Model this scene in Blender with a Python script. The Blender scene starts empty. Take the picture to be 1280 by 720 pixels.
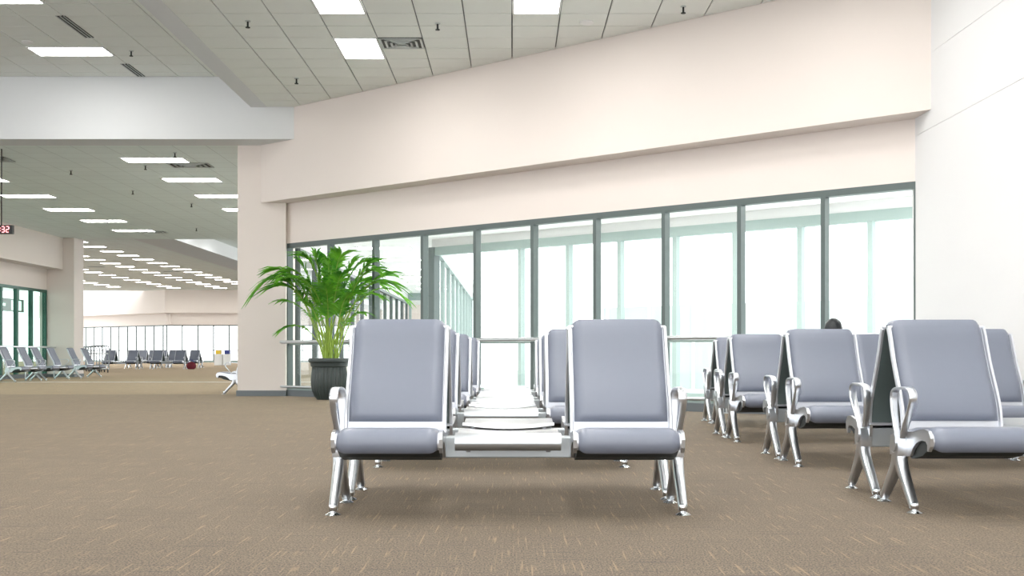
import bpy, bmesh, math, random
from mathutils import Vector, Matrix
random.seed(7)
R = math.radians
S = bpy.context.scene
C = S.collection

# ------------------------------------------------------------------ camera, sky, exposure
EYE = 0.75
cam_d = bpy.data.cameras.new('camera'); cam = bpy.data.objects.new('camera', cam_d); C.objects.link(cam)
cam.location = (0, 0, EYE); cam.rotation_euler = (R(90), 0, 0)
cam_d.sensor_width = 36.0; cam_d.lens = 36.0 * 1400 / 1280; cam_d.shift_y = 82.0 / 1280
cam_d.clip_end = 500; S.camera = cam
world = bpy.data.worlds.new('world'); S.world = world; world.use_nodes = True
bg = world.node_tree.nodes['Background']
bg.inputs[0].default_value = (0.965, 0.985, 1.0, 1); bg.inputs[1].default_value = 2.9
S.view_settings.view_transform = 'Standard'; S.view_settings.look = 'None'
S.view_settings.gamma = 1.0; S.view_settings.use_curve_mapping = False
S.view_settings.exposure = 0.22
LAMP = 20.0            # emission of the ceiling panels

# ------------------------------------------------------------------ materials
def srgb(r, g, b):
    f = lambda c: (c/255/12.92) if c/255 <= .04045 else ((c/255+.055)/1.055)**2.4
    return (f(r), f(g), f(b), 1)
def mat(name, col, rough=.5, metal=0.0, noise=0.0, nscale=8.0, bump=0.0, bscale=60.0, spec=None, stretch=None):
    m = bpy.data.materials.new(name); m.use_nodes = True
    nt = m.node_tree; b = nt.nodes['Principled BSDF']
    b.inputs['Base Color'].default_value = col; b.inputs['Roughness'].default_value = rough
    b.inputs['Metallic'].default_value = metal
    if spec is not None: b.inputs['Specular IOR Level'].default_value = spec
    tc = nt.nodes.new('ShaderNodeTexCoord')
    src = tc.outputs['Object']
    if stretch:
        mp = nt.nodes.new('ShaderNodeMapping'); mp.inputs['Scale'].default_value = stretch
        nt.links.new(src, mp.inputs[0]); src = mp.outputs[0]
    if noise:
        n = nt.nodes.new('ShaderNodeTexNoise'); n.inputs['Scale'].default_value = nscale; n.inputs['Detail'].default_value = 4
        nt.links.new(src, n.inputs['Vector'])
        mx = nt.nodes.new('ShaderNodeMix'); mx.data_type = 'RGBA'
        mx.inputs[6].default_value = tuple(c*(1-noise) for c in col[:3])+(1,)
        mx.inputs[7].default_value = tuple(min(1, c*(1+noise)) for c in col[:3])+(1,)
        nt.links.new(n.outputs['Fac'], mx.inputs[0]); nt.links.new(mx.outputs[2], b.inputs['Base Color'])
    if bump:
        n2 = nt.nodes.new('ShaderNodeTexNoise'); n2.inputs['Scale'].default_value = bscale; n2.inputs['Detail'].default_value = 3
        nt.links.new(src, n2.inputs['Vector'])
        bp = nt.nodes.new('ShaderNodeBump'); bp.inputs['Strength'].default_value = bump; bp.inputs['Distance'].default_value = .004
        nt.links.new(n2.outputs['Fac'], bp.inputs['Height']); nt.links.new(bp.outputs[0], b.inputs['Normal'])
    return m
def emis(name, col, strength):
    m = bpy.data.materials.new(name); m.use_nodes = True; nt = m.node_tree
    b = nt.nodes['Principled BSDF']; b.inputs['Base Color'].default_value = (.8, .8, .8, 1)
    b.inputs['Emission Color'].default_value = col; b.inputs['Emission Strength'].default_value = strength
    return m
M = {}
M['wall'] = mat('cream_wall', srgb(229, 219, 212), .75, noise=.015, nscale=1.5)
M['wall_white'] = mat('white_wall', srgb(226, 225, 225), .7, noise=.01, nscale=1.5)
M['white_paint'] = mat('white_ceiling_paint', srgb(250, 250, 248), .8)
M['beam'] = mat('white_beam', srgb(228, 230, 231), .7, noise=.01)
M['tile'] = mat('mineral_tile', srgb(240, 243, 238), .85, noise=.02, nscale=3, bump=.15, bscale=140)
M['grid'] = mat('ceiling_grid', srgb(120, 122, 120), .7)
M['plinth'] = mat('grey_plinth', srgb(112, 118, 122), .6)
M['frame'] = mat('green_grey_frame', srgb(86, 97, 95), .45, metal=.1)
M['frame_dark'] = mat('dark_green_frame', srgb(46, 92, 78), .4, metal=.2)
M['frame_pale'] = mat('pale_green_frame', srgb(150, 166, 162), .5)
M['steel'] = mat('brushed_steel', srgb(205, 208, 210), .3, metal=1.0)
M['alu'] = mat('polished_aluminium', srgb(218, 221, 226), .3, metal=1.0)
M['shell'] = mat('silver_lacquer', srgb(216, 218, 224), .35, metal=.6)
M['tray'] = mat('satin_aluminium', srgb(186, 190, 194), .28, metal=.9)
M['pad'] = mat('grey_vinyl', srgb(118, 123, 137), .33, noise=.02, nscale=30, bump=.06, bscale=300)
M['dark'] = mat('black_plastic_and_shade', srgb(40, 46, 46), .5)  # trolley wheels, and the painted shade under the bench seats
M['beam_alu'] = mat('beam_aluminium', srgb(190, 196, 200), .4, metal=.7)
M['rear'] = mat('rear_plastic', srgb(86, 98, 98), .5)
M['chrome'] = mat('chrome_foot', srgb(225, 228, 230), .14, metal=1.0)
M['lamp'] = emis('lit_diffuser', (1, .985, .955, 1), LAMP)
M['lamp_frame'] = mat('lamp_frame', srgb(235, 236, 234), .5)
M['vent_dark'] = mat('vent_shadow', srgb(36, 42, 40), .6)
M['vent'] = mat('vent_metal', srgb(200, 206, 204), .45, metal=.3)
M['pot'] = mat('pot_glaze', srgb(60, 68, 66), .4, noise=.12, nscale=10)
M['soil'] = mat('soil', srgb(58, 44, 34), .95, noise=.3, nscale=40, bump=.5)
M['stem'] = mat('palm_stem', srgb(150, 178, 70), .5, noise=.2, nscale=14)
M['led'] = emis('red_led', (1, .16, .18, 1), 3.0)
M['sign_black'] = mat('sign_black', srgb(28, 28, 28), .4)
M['sign_white'] = emis('sign_lit_white', (1, 1, 1, 1), 1.2)
M['ground'] = mat('apron_concrete', srgb(215, 218, 216), .9, noise=.04, nscale=.6)
M['pale_wall'] = mat('pale_green_cladding', srgb(190, 200, 197), .7)
M['hair'] = mat('black_hair', srgb(22, 26, 30), .45, noise=.2, nscale=60)
M['skin'] = mat('skin', srgb(205, 160, 132), .55)
M['shirt'] = mat('grey_shirt', srgb(88, 92, 104), .85, noise=.05, nscale=30)
M['trouser'] = mat('dark_trousers', srgb(44, 48, 58), .85)
M['yellow'] = mat('yellow_plastic', srgb(240, 205, 60), .5)
M['blue'] = mat('blue_plastic', srgb(50, 66, 140), .5)
M['red'] = mat('red_fabric', srgb(112, 30, 44), .8, noise=.1)
M['white_plastic'] = mat('white_plastic', srgb(240, 240, 238), .5)

def leaf_material():
    m = bpy.data.materials.new('palm_leaf'); m.use_nodes = True; nt = m.node_tree
    b = nt.nodes['Principled BSDF']; b.inputs['Roughness'].default_value = .42
    tc = nt.nodes.new('ShaderNodeTexCoord'); n = nt.nodes.new('ShaderNodeTexNoise'); n.inputs['Scale'].default_value = 5
    nt.links.new(tc.outputs['Object'], n.inputs['Vector'])
    r = nt.nodes.new('ShaderNodeValToRGB')
    r.color_ramp.elements[0].position = .3; r.color_ramp.elements[0].color = srgb(52, 132, 36)
    r.color_ramp.elements[1].position = .7; r.color_ramp.elements[1].color = srgb(134, 200, 62)
    nt.links.new(n.outputs['Fac'], r.inputs[0]); nt.links.new(r.outputs[0], b.inputs['Base Color'])
    t = nt.nodes.new('ShaderNodeBsdfTranslucent'); nt.links.new(r.outputs[0], t.inputs[0])
    ms = nt.nodes.new('ShaderNodeMixShader'); ms.inputs[0].default_value = .45
    out = nt.nodes['Material Output']
    nt.links.new(b.outputs[0], ms.inputs[1]); nt.links.new(t.outputs[0], ms.inputs[2]); nt.links.new(ms.outputs[0], out.inputs[0])
    return m
M['leaf'] = leaf_material()

def glass_material(name, tint, refl):
    # thin architectural pane: mostly straight-through, a little mirror at grazing angles
    m = bpy.data.materials.new(name); m.use_nodes = True; nt = m.node_tree
    for n in list(nt.nodes):
        if n.type != 'OUTPUT_MATERIAL': nt.nodes.remove(n)
    out = nt.nodes['Material Output']
    tr = nt.nodes.new('ShaderNodeBsdfTransparent'); tr.inputs[0].default_value = tint
    gl = nt.nodes.new('ShaderNodeBsdfGlossy'); gl.inputs['Roughness'].default_value = .02
    fr = nt.nodes.new('ShaderNodeFresnel'); fr.inputs[0].default_value = 1.45
    mu = nt.nodes.new('ShaderNodeMath'); mu.operation = 'MULTIPLY'; mu.inputs[1].default_value = refl
    ms = nt.nodes.new('ShaderNodeMixShader')
    ge = nt.nodes.new('ShaderNodeNewGeometry'); fm = nt.nodes.new('ShaderNodeMath'); fm.operation = 'SUBTRACT'; fm.inputs[0].default_value = 1
    nt.links.new(ge.outputs['Backfacing'], fm.inputs[1])            # only the entry face mirrors, no total internal reflection in the slab
    m2 = nt.nodes.new('ShaderNodeMath'); m2.operation = 'MULTIPLY'
    nt.links.new(fr.outputs[0], mu.inputs[0]); nt.links.new(mu.outputs[0], m2.inputs[0]); nt.links.new(fm.outputs[0], m2.inputs[1]); nt.links.new(m2.outputs[0], ms.inputs[0])
    nt.links.new(tr.outputs[0], ms.inputs[1]); nt.links.new(gl.outputs[0], ms.inputs[2]); nt.links.new(ms.outputs[0], out.inputs[0])
    return m
M['glass'] = glass_material('window_glass', (.985, .996, .993, 1), .45)
M['glass_green'] = glass_material('green_glass', (.80, .93, .88, 1), 1.0)

def carpet_material(name, gain):
    m = bpy.data.materials.new(name); m.use_nodes = True; nt = m.node_tree; L = nt.links.new
    b = nt.nodes['Principled BSDF']; b.inputs['Roughness'].default_value = .9
    b.inputs['Specular IOR Level'].default_value = .25
    b.inputs['Sheen Weight'].default_value = .2; b.inputs['Sheen Roughness'].default_value = .25; b.inputs['Sheen Tint'].default_value = srgb(255, 226, 186)
    tc = nt.nodes.new('ShaderNodeTexCoord')
    def noise(scale, detail, mscale):
        mp = nt.nodes.new('ShaderNodeMapping'); mp.inputs['Scale'].default_value = mscale
        n = nt.nodes.new('ShaderNodeTexNoise'); n.inputs['Scale'].default_value = scale; n.inputs['Detail'].default_value = detail
        L(tc.outputs['Object'], mp.inputs[0]); L(mp.outputs[0], n.inputs['Vector']); return n.outputs['Fac']
    def ramp(src, p0, c0, p1, c1):
        r = nt.nodes.new('ShaderNodeValToRGB'); e = r.color_ramp.elements
        e[0].position = p0; e[0].color = c0; e[1].position = p1; e[1].color = c1; L(src, r.inputs[0]); return r.outputs[0]
    def mix(f, a, c, mode='MIX'):
        x = nt.nodes.new('ShaderNodeMix'); x.data_type = 'RGBA'; x.blend_type = mode
        if isinstance(f, float): x.inputs[0].default_value = f
        else: L(f, x.inputs[0])
        for k, v in ((6, a), (7, c)):
            if isinstance(v, tuple): x.inputs[k].default_value = v
            else: L(v, x.inputs[k])
        return x.outputs[2]
    base = ramp(noise(1.2, 3, (1, 1, 1)), .3, srgb(86, 79, 74), .7, srgb(99, 91, 83))
    loop = ramp(noise(1, 2, (150, 80, 1)), .36, srgb(48, 46, 47), .64, srgb(136, 121, 102))
    col = mix(.68, base, loop)
    # tan yarn dashes that run with the pile, and rarer ones across it
    d1 = ramp(noise(1, 0, (95, 3.2, 1)), .675, (0, 0, 0, 1), .80, (.7, .7, .7, 1))
    d2 = ramp(noise(1, 0, (3, 45, 1)), .66, (0, 0, 0, 1), .78, (.6, .6, .6, 1))
    col = mix(d1, col, srgb(150, 130, 104)); col = mix(d2, col, srgb(70, 66, 66))
    # half-metre carpet tiles, each very slightly off its neighbour
    br = nt.nodes.new('ShaderNodeTexBrick'); br.offset = 0; br.inputs['Scale'].default_value = 1
    br.inputs['Brick Width'].default_value = .5; br.inputs['Row Height'].default_value = .5
    br.inputs['Mortar Size'].default_value = .0015
    br.inputs['Color1'].default_value = (.92, .92, .93, 1); br.inputs['Color2'].default_value = (1, 1, 1, 1); br.inputs['Mortar'].default_value = (.8, .8, .8, 1)
    L(tc.outputs['Object'], br.inputs['Vector'])
    col = mix(1.0, col, br.outputs['Color'], 'MULTIPLY')
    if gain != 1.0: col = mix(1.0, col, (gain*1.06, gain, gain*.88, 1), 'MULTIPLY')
    L(col, b.inputs['Base Color'])
    bp = nt.nodes.new('ShaderNodeBump'); bp.inputs['Strength'].default_value = .35; bp.inputs['Distance'].default_value = .004
    L(noise(90, 2, (1, 1, 1)), bp.inputs['Height']); L(bp.outputs[0], b.inputs['Normal'])
    return m
M['carpet'] = carpet_material('carpet', 1.0)
M['carpet_lit_tan'] = carpet_material('lit_tan_carpet', 1.42)  # same carpet lightened and warmed: brighter light beyond the column put into its colour

def grid_tile_material(name, w, h, col, line):
    m = bpy.data.materials.new(name); m.use_nodes = True; nt = m.node_tree
    b = nt.nodes['Principled BSDF']; b.inputs['Roughness'].default_value = .85
    tc = nt.nodes.new('ShaderNodeTexCoord'); br = nt.nodes.new('ShaderNodeTexBrick'); br.offset = 0
    br.inputs['Scale'].default_value = 1; br.inputs['Brick Width'].default_value = w; br.inputs['Row Height'].default_value = h
    br.inputs['Mortar Size'].default_value = .006
    br.inputs['Color1'].default_value = col; br.inputs['Color2'].default_value = tuple(c*.97 for c in col[:3])+(1,); br.inputs['Mortar'].default_value = line
    nt.links.new(tc.outputs['Object'], br.inputs['Vector']); nt.links.new(br.outputs['Color'], b.inputs['Base Color'])
    return m
M['tile_far'] = grid_tile_material('tile_ceiling_far', .605, .53, srgb(240, 249, 246), srgb(204, 212, 208))

# ------------------------------------------------------------------ mesh helpers
def obj(name, bm, m, parent=None, smooth=False):
    me = bpy.data.meshes.new(name); bmesh.ops.recalc_face_normals(bm, faces=bm.faces); bm.to_mesh(me); bm.free()
    if m is not None: me.materials.append(m)
    if smooth:
        for p in me.polygons: p.use_smooth = True
        try: me.set_sharp_from_angle(angle=R(42))
        except Exception: pass
    o = bpy.data.objects.new(name, me); C.objects.link(o); o.parent = parent
    return o
def empty(name, loc=(0, 0, 0), rz=0.0):
    o = bpy.data.objects.new(name, None); C.objects.link(o); o.location = loc; o.rotation_euler = (0, 0, rz); o.empty_display_size = .1
    return o
def tag(o, label=None, cat=None, group=None, kind=None):
    if label: o['label'] = label
    if cat: o['category'] = cat
    if group: o['group'] = group
    if kind: o['kind'] = kind
    return o
def bx(bm, x0, x1, y0, y1, z0, z1, bevel=0.0):
    vs = [bm.verts.new((x, y, z)) for z in (z0, z1) for y in (y0, y1) for x in (x0, x1)]
    fs = [(0, 2, 3, 1), (4, 5, 7, 6), (0, 1, 5, 4), (2, 6, 7, 3), (0, 4, 6, 2), (1, 3, 7, 5)]
    faces = [bm.faces.new([vs[i] for i in f]) for f in fs]
    if bevel:
        es = list({e for f in faces for e in f.edges})
        bmesh.ops.bevel(bm, geom=es, offset=bevel, segments=2, profile=.6, affect='EDGES')
def box(name, x0, x1, y0, y1, z0, z1, m, parent=None, bevel=0.0):
    bm = bmesh.new(); bx(bm, x0, x1, y0, y1, z0, z1, bevel); return obj(name, bm, m, parent)
def prism(bm, pts, x0, x1):
    """pts are (y, z) outline points; extruded along x"""
    a = [bm.verts.new((x0, y, z)) for y, z in pts]; b = [bm.verts.new((x1, y, z)) for y, z in pts]
    n = len(pts); bm.faces.new(a[::-1]); bm.faces.new(b)
    for i in range(n): bm.faces.new((a[i], a[(i+1) % n], b[(i+1) % n], b[i]))
def zprism(bm, pts, z0, z1):
    a = [bm.verts.new((x, y, z0)) for x, y in pts]; b = [bm.verts.new((x, y, z1)) for x, y in pts]
    n = len(pts); bm.faces.new(a[::-1]); bm.faces.new(b)
    for i in range(n): bm.faces.new((a[i], a[(i+1) % n], b[(i+1) % n], b[i]))
def lathe(bm, prof, n=24, cx=0, cy=0, cz=0, flute=None):
    rings = []
    for r, z in prof:
        if r < 1e-5: rings.append([bm.verts.new((cx, cy, cz+z))])
        else:
            ring = []
            for i in range(n):
                a = 2*math.pi*i/n; rr = r + (flute(a, z) if flute else 0)
                ring.append(bm.verts.new((cx+rr*math.cos(a), cy+rr*math.sin(a), cz+z)))
            rings.append(ring)
    for a, b in zip(rings, rings[1:]):
        if len(a) == 1 and len(b) == 1: continue
        if len(a) == 1:
            for i in range(n): bm.faces.new((a[0], b[i], b[(i+1) % n]))
        elif len(b) == 1:
            for i in range(n): bm.faces.new((a[i], b[0], a[(i+1) % n]))
        else:
            for i in range(n): bm.faces.new((a[i], a[(i+1) % n], b[(i+1) % n], b[i]))
def catmull(pts, per=5, closed=False):
    out = []; n = len(pts)
    rng = range(n if closed else n-1)
    for i in rng:
        if closed: p0, p1, p2, p3 = (Vector(pts[(i+k-1) % n]) for k in range(4))
        else: p0, p1, p2, p3 = Vector(pts[max(i-1, 0)]), Vector(pts[i]), Vector(pts[i+1]), Vector(pts[min(i+2, n-1)])
        for k in range(per):
            t = k/per
            out.append(.5*((2*p1)+(-p0+p2)*t+(2*p0-5*p1+4*p2-p3)*t*t+(-p0+3*p1-3*p2+p3)*t**3))
    if not closed: out.append(Vector(pts[-1]))
    return out
def tube(bm, pts, rad, n=8, closed=False, cap=True, side=None, flat=None):
    """sweep an n-gon along pts; rad number or list; side = fixed sideways axis and flat=(a,b) half sizes along side / normal"""
    P = [Vector(p) for p in pts]; rings = []; m = len(P)
    ref = Vector((0, 0, 1)) if side is None else Vector(side)
    for i, p in enumerate(P):
        if closed: t = P[(i+1) % m]-P[i-1]
        else: t = P[min(i+1, m-1)]-P[max(i-1, 0)]
        t.normalize()
        if side is None:
            s = t.cross(ref)
            if s.length < 1e-3: s = t.cross(Vector((0, 1, 0)))
            s.normalize()
        else: s = ref
        nn = s.cross(t).normalized()
        r = rad[i] if isinstance(rad, (list, tuple)) else rad
        ring = []
        for k in range(n):
            a = 2*math.pi*(k+.5)/n
            if flat:
                f = flat[i] if isinstance(flat, list) else flat
                ca, sa = math.cos(a), math.sin(a)
                ex = .5
                off = s*(f[0]*math.copysign(abs(ca)**ex, ca)) + nn*(f[1]*math.copysign(abs(sa)**ex, sa))
            else: off = s*(r*math.cos(a))+nn*(r*math.sin(a))
            ring.append(bm.verts.new(p+off))
        rings.append(ring)
    pairs = list(zip(rings, rings[1:])) + ([(rings[-1], rings[0])] if closed else [])
    for a, b in pairs:
        for k in range(n): bm.faces.new((a[k], a[(k+1) % n], b[(k+1) % n], b[k]))
    if cap and not closed: bm.faces.new(rings[0][::-1]); bm.faces.new(rings[-1])
def copy_tree(o, parent=None):
    c = o.copy(); C.objects.link(c); c.parent = parent
    for ch in list(o.children): copy_tree(ch, c)
    return c

# ================================================================== SETTING
ANG = R(-40)           # the glazed wall runs 40 degrees across the hall
tv = Vector((math.cos(ANG), math.sin(ANG))); nv = Vector((-math.sin(ANG), math.cos(ANG)))
def W(s, d): return tv*s + nv*d
DU, DW, DR, DO = 12.28, 12.70, 12.52, 16.1     # upper wall face, window plane, rail, outer glazing
def wbox(name, s0, s1, d0, d1, z0, z1, m, parent=None, bevel=0.0):
    """box laid out along the glazed wall"""
    o = box(name, s0, s1, d0, d1, z0, z1, m, parent, bevel)
    if parent is None: o.rotation_euler = (0, 0, ANG)
    return o
ST = 'structure'
# floor
bm = bmesh.new(); yw = lambda x: (DW+.06-nv.x*x)/nv.y
zprism(bm, [(-24, -9), (5, -9), (5, yw(5)), (-3.96, yw(-3.96)), (-3.96, 20.6), (-24, 20.6)], -.12, 0); tag(obj('floor', bm, M['carpet']), kind=ST)
tag(box('floor', -15.1, -3.96, 20.6, 36.2, -.12, 0, M['carpet_lit_tan']), kind=ST)
tag(box('floor', -44, -3.96, 36.2, 97, -.12, 0, M['carpet_lit_tan']), kind=ST)
tag(box('floor_bounce_outside', -60, -15.1, 20.7, 36.2, -.2, -.08, M['ground']), kind=ST)  # added bright ground, bounces daylight up onto the second bay's ceiling
tag(box('trim_1', -20, -4.9, 29.36, 29.48, -.01, .006, M['wall_white']), kind=ST)
# upper wall with soffit, band over the windows
tag(wbox('wall_upper', -16.08, -4.2, DU, DW, 3.41, 5.6, M['wall']), kind=ST)
tag(wbox('wall_window_band', -15.9, -4.2, DW-.05, DW+.15, 2.70, 3.41, M['wall']), kind=ST)
# right wall in three courses with recessed joints
rw = box('wall_right', 4.572, 5.0, -9, 12.78, 0, 5.6, M['wall_white']); tag(rw, kind=ST)
for z0, z1 in ((0, 3.208), (3.212, 4.028), (4.032, 5.6)):
    box('wall_panel', 4.565, 4.574, -8.9, 12.77, z0, z1, M['wall_white'], rw)
# column at the end of the windows
col = box('wall_column', -4.84, -3.99, 19.75, 20.6, 0, 4.5, M['wall']); tag(col, kind=ST)
box('plinth', -4.86, -3.985, 19.735, 20.6, 0, .10, M['plinth'], col)
# ceiling step
tag(box('wall_ceiling_step', -22, -3.62, 19.16, 19.755, 4.42, 5.75, M['beam']), kind=ST)
# divider strip between the two near ceilings
tag(box('trim_2', -4.47, -4.19, -9, 19.18, 4.965, 5.7, M['beam']), kind=ST)

# --- near ceilings: every tile a piece of its own, plain slab behind the camera
ROW = .53; LY = [12.84-ROW*4*k for k in range(-1, 7)]     # lamp rows (start y)
def clip_poly(pts, n, c):
    out = []
    for i in range(len(pts)):
        a, b = pts[i], pts[(i+1) % len(pts)]
        da, db = n.dot(Vector(a))-c, n.dot(Vector(b))-c
        if da <= 0: out.append(a)
        if da*db < 0:
            t = da/(da-db); out.append((a[0]+(b[0]-a[0])*t, a[1]+(b[1]-a[1])*t))
    return out
ceil_r = box('ceiling', -4.2, 4.6, -9, 19.2, 5.0, 5.1, M['grid']); tag(ceil_r, kind=ST)
near_slab = box('ceiling', -4.19, 4.59, -9, 8.59, 4.955, 5.0, M['tile_far']); tag(near_slab, kind=ST)
tile_me = {}
def tile_mesh(w, h):
    if (w, h) not in tile_me:
        bm = bmesh.new(); bx(bm, 0, w, 0, h, 0, .02, .003); me = bpy.data.meshes.new('ceiling_tile'); bmesh.ops.recalc_face_normals(bm, faces=bm.faces); bm.to_mesh(me); bm.free()
        me.materials.append(M['tile']); tile_me[(w, h)] = me
    return tile_me[(w, h)]
lamp_cells = set(); vent_cells = set()
Y0 = 12.84 - ROW*8
def ridx(y): return round((y-Y0)/ROW)
right_lamps = [(-2.4, 14.96), (-2.4, 12.84), (0.0, 12.84), (2.4, 12.84-ROW*4), (0.0, 12.84-ROW*4), (-2.4, 12.84-ROW*4)]
for x, y in right_lamps:
    if y > 8.6: lamp_cells |= {(round(x/.6), ridx(y)), (round(x/.6), ridx(y)+1)}
vent_cells.add((-3, ridx(14.96)))
G = .008
for i in range(-7, 8):
    for j in range(0, 22):
        if (i, j) in lamp_cells or (i, j) in vent_cells: continue
        x, y = i*.6, Y0+ROW*j
        pts = [(x+G, y+G), (x+.6-G, y+G), (x+.6-G, y+ROW-G), (x+G, y+ROW-G)]
        if y > 19.05: continue
        pts = [(px, min(py, 19.15)) for px, py in pts]
        if x+.6 > 4.58: pts = [(min(px, 4.56), py) for px, py in pts]
        c = clip_poly(pts, nv, DU-.005)
        if len(c) < 3: continue
        if len(c) == 4 and y+ROW < 19.15 and x+.6 <= 4.58 and all(abs(a[0]-b[0])+abs(a[1]-b[1]) < 1e-6 for a, b in zip(c, pts)):
            o = bpy.data.objects.new('ceiling_tile', tile_mesh(.6-2*G, ROW-2*G)); C.objects.link(o); o.location = (x+G, y+G, 4.97); o.parent = ceil_r
        else:
            bm = bmesh.new(); zprism(bm, c, 4.97, 4.99); obj('ceiling_tile', bm, M['tile'], ceil_r)
ceil_l = box('ceiling', -22, -4.4, -9, 19.2, 5.515, 5.62, M['grid']); tag(ceil_l, kind=ST)
tag(box('ceiling', -22, -4.48, -9, 10.96, 5.47, 5.515, M['tile_far']), kind=ST)
left_lamps = [(-7.51, 17.27), (-7.51, 14.62), (-7.51, 11.97)]
YL = 17.27 - ROW*12
lcell = set()
for x, y in left_lamps:
    j = round((y-YL)/ROW); i = round((x+6.3)/.605); lcell |= {(i, j), (i+1, j)}
for i in range(-9, 3):
    for j in range(0, 16):
        if (i, j) in lcell: continue
        x, y = -6.3+.605*i, YL+ROW*j
        if y+ROW > 19.2: h = 19.15-y
        else: h = ROW
        if h < .05 or y < 10.9: continue
        w = .605
        o = bpy.data.objects.new('ceiling_tile', tile_mesh(round(w-2*G, 4), round(h-2*G, 4))); C.objects.link(o); o.location = (x+G, y+G, 5.485); o.parent = ceil_l
tag(box('ceiling', -22, -3.9, 19.755, 36.2, 4.45, 4.6, M['tile_far']), kind=ST)      # the lower bay
# --- far hall
FZ = 6.18
tag(box('ceiling', -60, -12.3, 36.2, 97, FZ, FZ+.2, M['tile_far']), kind=ST)
tag(box('ceiling', -10.95, -3.9, 36.2, 97, 4.95, 5.1, M['tile_far']), kind=ST)
tag(box('trim_3', -12.3, -10.95, 36.2, 96, 4.46, 6.3, M['beam']), kind=ST)
tag(box('wall_bay_edge', -22, -12.3, 36.2, 36.3, 4.45, 6.4, M['beam']), kind=ST)
# far wall: two runs with a shallow bend, recessed windows below a soffit
def far_run(n, p0, p1, posts):
    p0, p1 = Vector(p0), Vector(p1); L = (p1-p0).length; a = math.atan2(p1.y-p0.y, p1.x-p0.x)
    def b(name, s0, s1, d0, d1, z0, z1, m, par=None):
        o = box(name, s0, s1, d0, d1, z0, z1, m, par)
        if par is None: o.location = (p0.x, p0.y, 0); o.rotation_euler = (0, 0, a)
        return o
    tag(b('wall_far_upper_%d' % n, 0, L, 0, .8, 4.2, FZ+.1, M['wall']), kind=ST)
    tag(b('wall_far_band_%d' % n, 0, L, .5, .8, 3.2, 4.2, M['wall']), kind=ST)
    w = b('window_%d' % (10+n), 0, L, .55, .62, 3.1, 3.22, M['frame']); tag(w, kind=ST)
    b('window_frame', 0, L, .55, .62, 0, .16, M['frame_pale'], w)
    b('window_frame', 0, L, .56, .60, 1.0, 1.06, M['frame'], w)
    b('pane', 0, L, .58, .59, .16, 3.1, M['glass'], w)
    k = 0
    while k*1.32 < L:
        b('mullion', k*1.32-.05, k*1.32+.05, .54, .62, .16, 3.1, M['frame'], w)
        k += 1
far_run(1, (-46, 108), (-29.5, 95.2), 12)
far_run(2, (-29.5, 95.2), (-18, 95.8), 9)
far_run(3, (-18, 95.8), (-4, 96.6), 16)
tag(box('floor_far', -60, -4, 97, 112, -.12, -.001, M['carpet_lit_tan']), kind=ST)
# --- left wall: upper wall, band, windows, column
tag(box('wall_left_upper', -14.95, -14.35, 19.755, 35.9, 3.44, 4.5, M['wall']), kind=ST)
tag(box('wall_left_band', -15.1, -14.86, 19.755, 35.9, 2.78, 3.44, M['wall']), kind=ST)
lc = box('wall_left_column', -15.1, -14.0, 35.8, 36.6, 0, 4.5, M['wall']); tag(lc, kind=ST)
box('plinth', -15.0, -13.985, 35.785, 36.6, 0, .10, M['plinth'], lc)
wl = box('window_2', -14.98, -14.86, 19.755, 35.8, 2.70, 2.78, M['frame_dark']); tag(wl, kind=ST)
box('window_frame', -14.98, -14.86, 19.755, 35.8, 0, .12, M['plinth'], wl)
for k in range(16):
    y = 35.76-1.04*k
    if y < 19.9: break
    box('mullion', -14.98, -14.86, y-.05, y+.05, .12, 2.70, M['frame_dark'], wl)
    if y-1.04 > 19.8: box('pane', -14.925, -14.915, y-.99, y-.05, .12, 2.70, M['glass_green'], wl)

# --- glazed wall: ten bays
w1 = wbox('window_1', -15.84, -4.62, DW-.06, DW+.06, 2.62, 2.70, M['frame']); tag(w1, kind=ST)
wbox('plinth', -15.84, -4.3, DW-.09, DW+.06, 0, .11, M['plinth'], w1)
wbox('window_frame', -15.84, -4.62, DW-.05, DW+.05, .11, .15, M['frame_pale'], w1)
SS = [-15.82+1.118*k for k in range(11)]
for k, s in enumerate(SS):
    wbox('mullion', s-.028, s+.028, DW-.06, DW+.06, .15, 2.62, M['frame'], w1)
    if k < 10:
        wbox('pane', s+.028, s+1.09, DW-.006, DW+.006, .15, 2.62, M['glass'], w1)
        wbox('transom', s+.028, s+1.09, DW-.03, DW+.03, .90, .935, M['frame_pale'], w1)
# --- passage behind the glass: it follows the glazed wall, then turns and runs on past the column
def slab(name, pts, z0, z1, m):
    bm = bmesh.new(); zprism(bm, pts, z0, z1); return tag(obj(name, bm, m), kind=ST)
def yx(x, d): return (x, (d-nv.x*x)/nv.y)
XP, XC, YE = -3.9, W(-15.5, DO).x, 42.0
outl = [yx(XP, DW+.155), (XP, YE), (XC+.25, YE), yx(XC+.25, DO+.25), tuple(W(-2, DO+.25)), tuple(W(-2, DW+.155))]
slab('floor_passage', outl, -.12, .0, M['ground'])
slab('ceiling_passage', outl, 3.02, 3.15, M['white_paint'])
ow = wbox('window_3', -15.55, -2, DO-.07, DO+.07, 2.70, 2.86, M['frame_pale']); tag(ow, kind=ST)
wbox('lintel', -15.55, -2, DO-.05, DO+.2, 2.86, 3.02, M['wall_white'], ow)
wbox('corner_post', -15.62, -15.45, DO-.09, DO+.07, 0, 2.86, M['frame'], ow)
for k in range(12):
    s = -14.4+1.118*k
    wbox('mullion', s-.04, s+.04, DO-.06, DO+.06, .1, 2.70, M['frame_pale'], ow)
    wbox('pane', s+.04-1.11, s-.04, DO-.006, DO+.006, .1, 2.70, M['glass'], ow)
wbox('window_frame', -15.45, -2, DO-.04, DO+.04, 0, .1, M['frame_pale'], ow)
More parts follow.
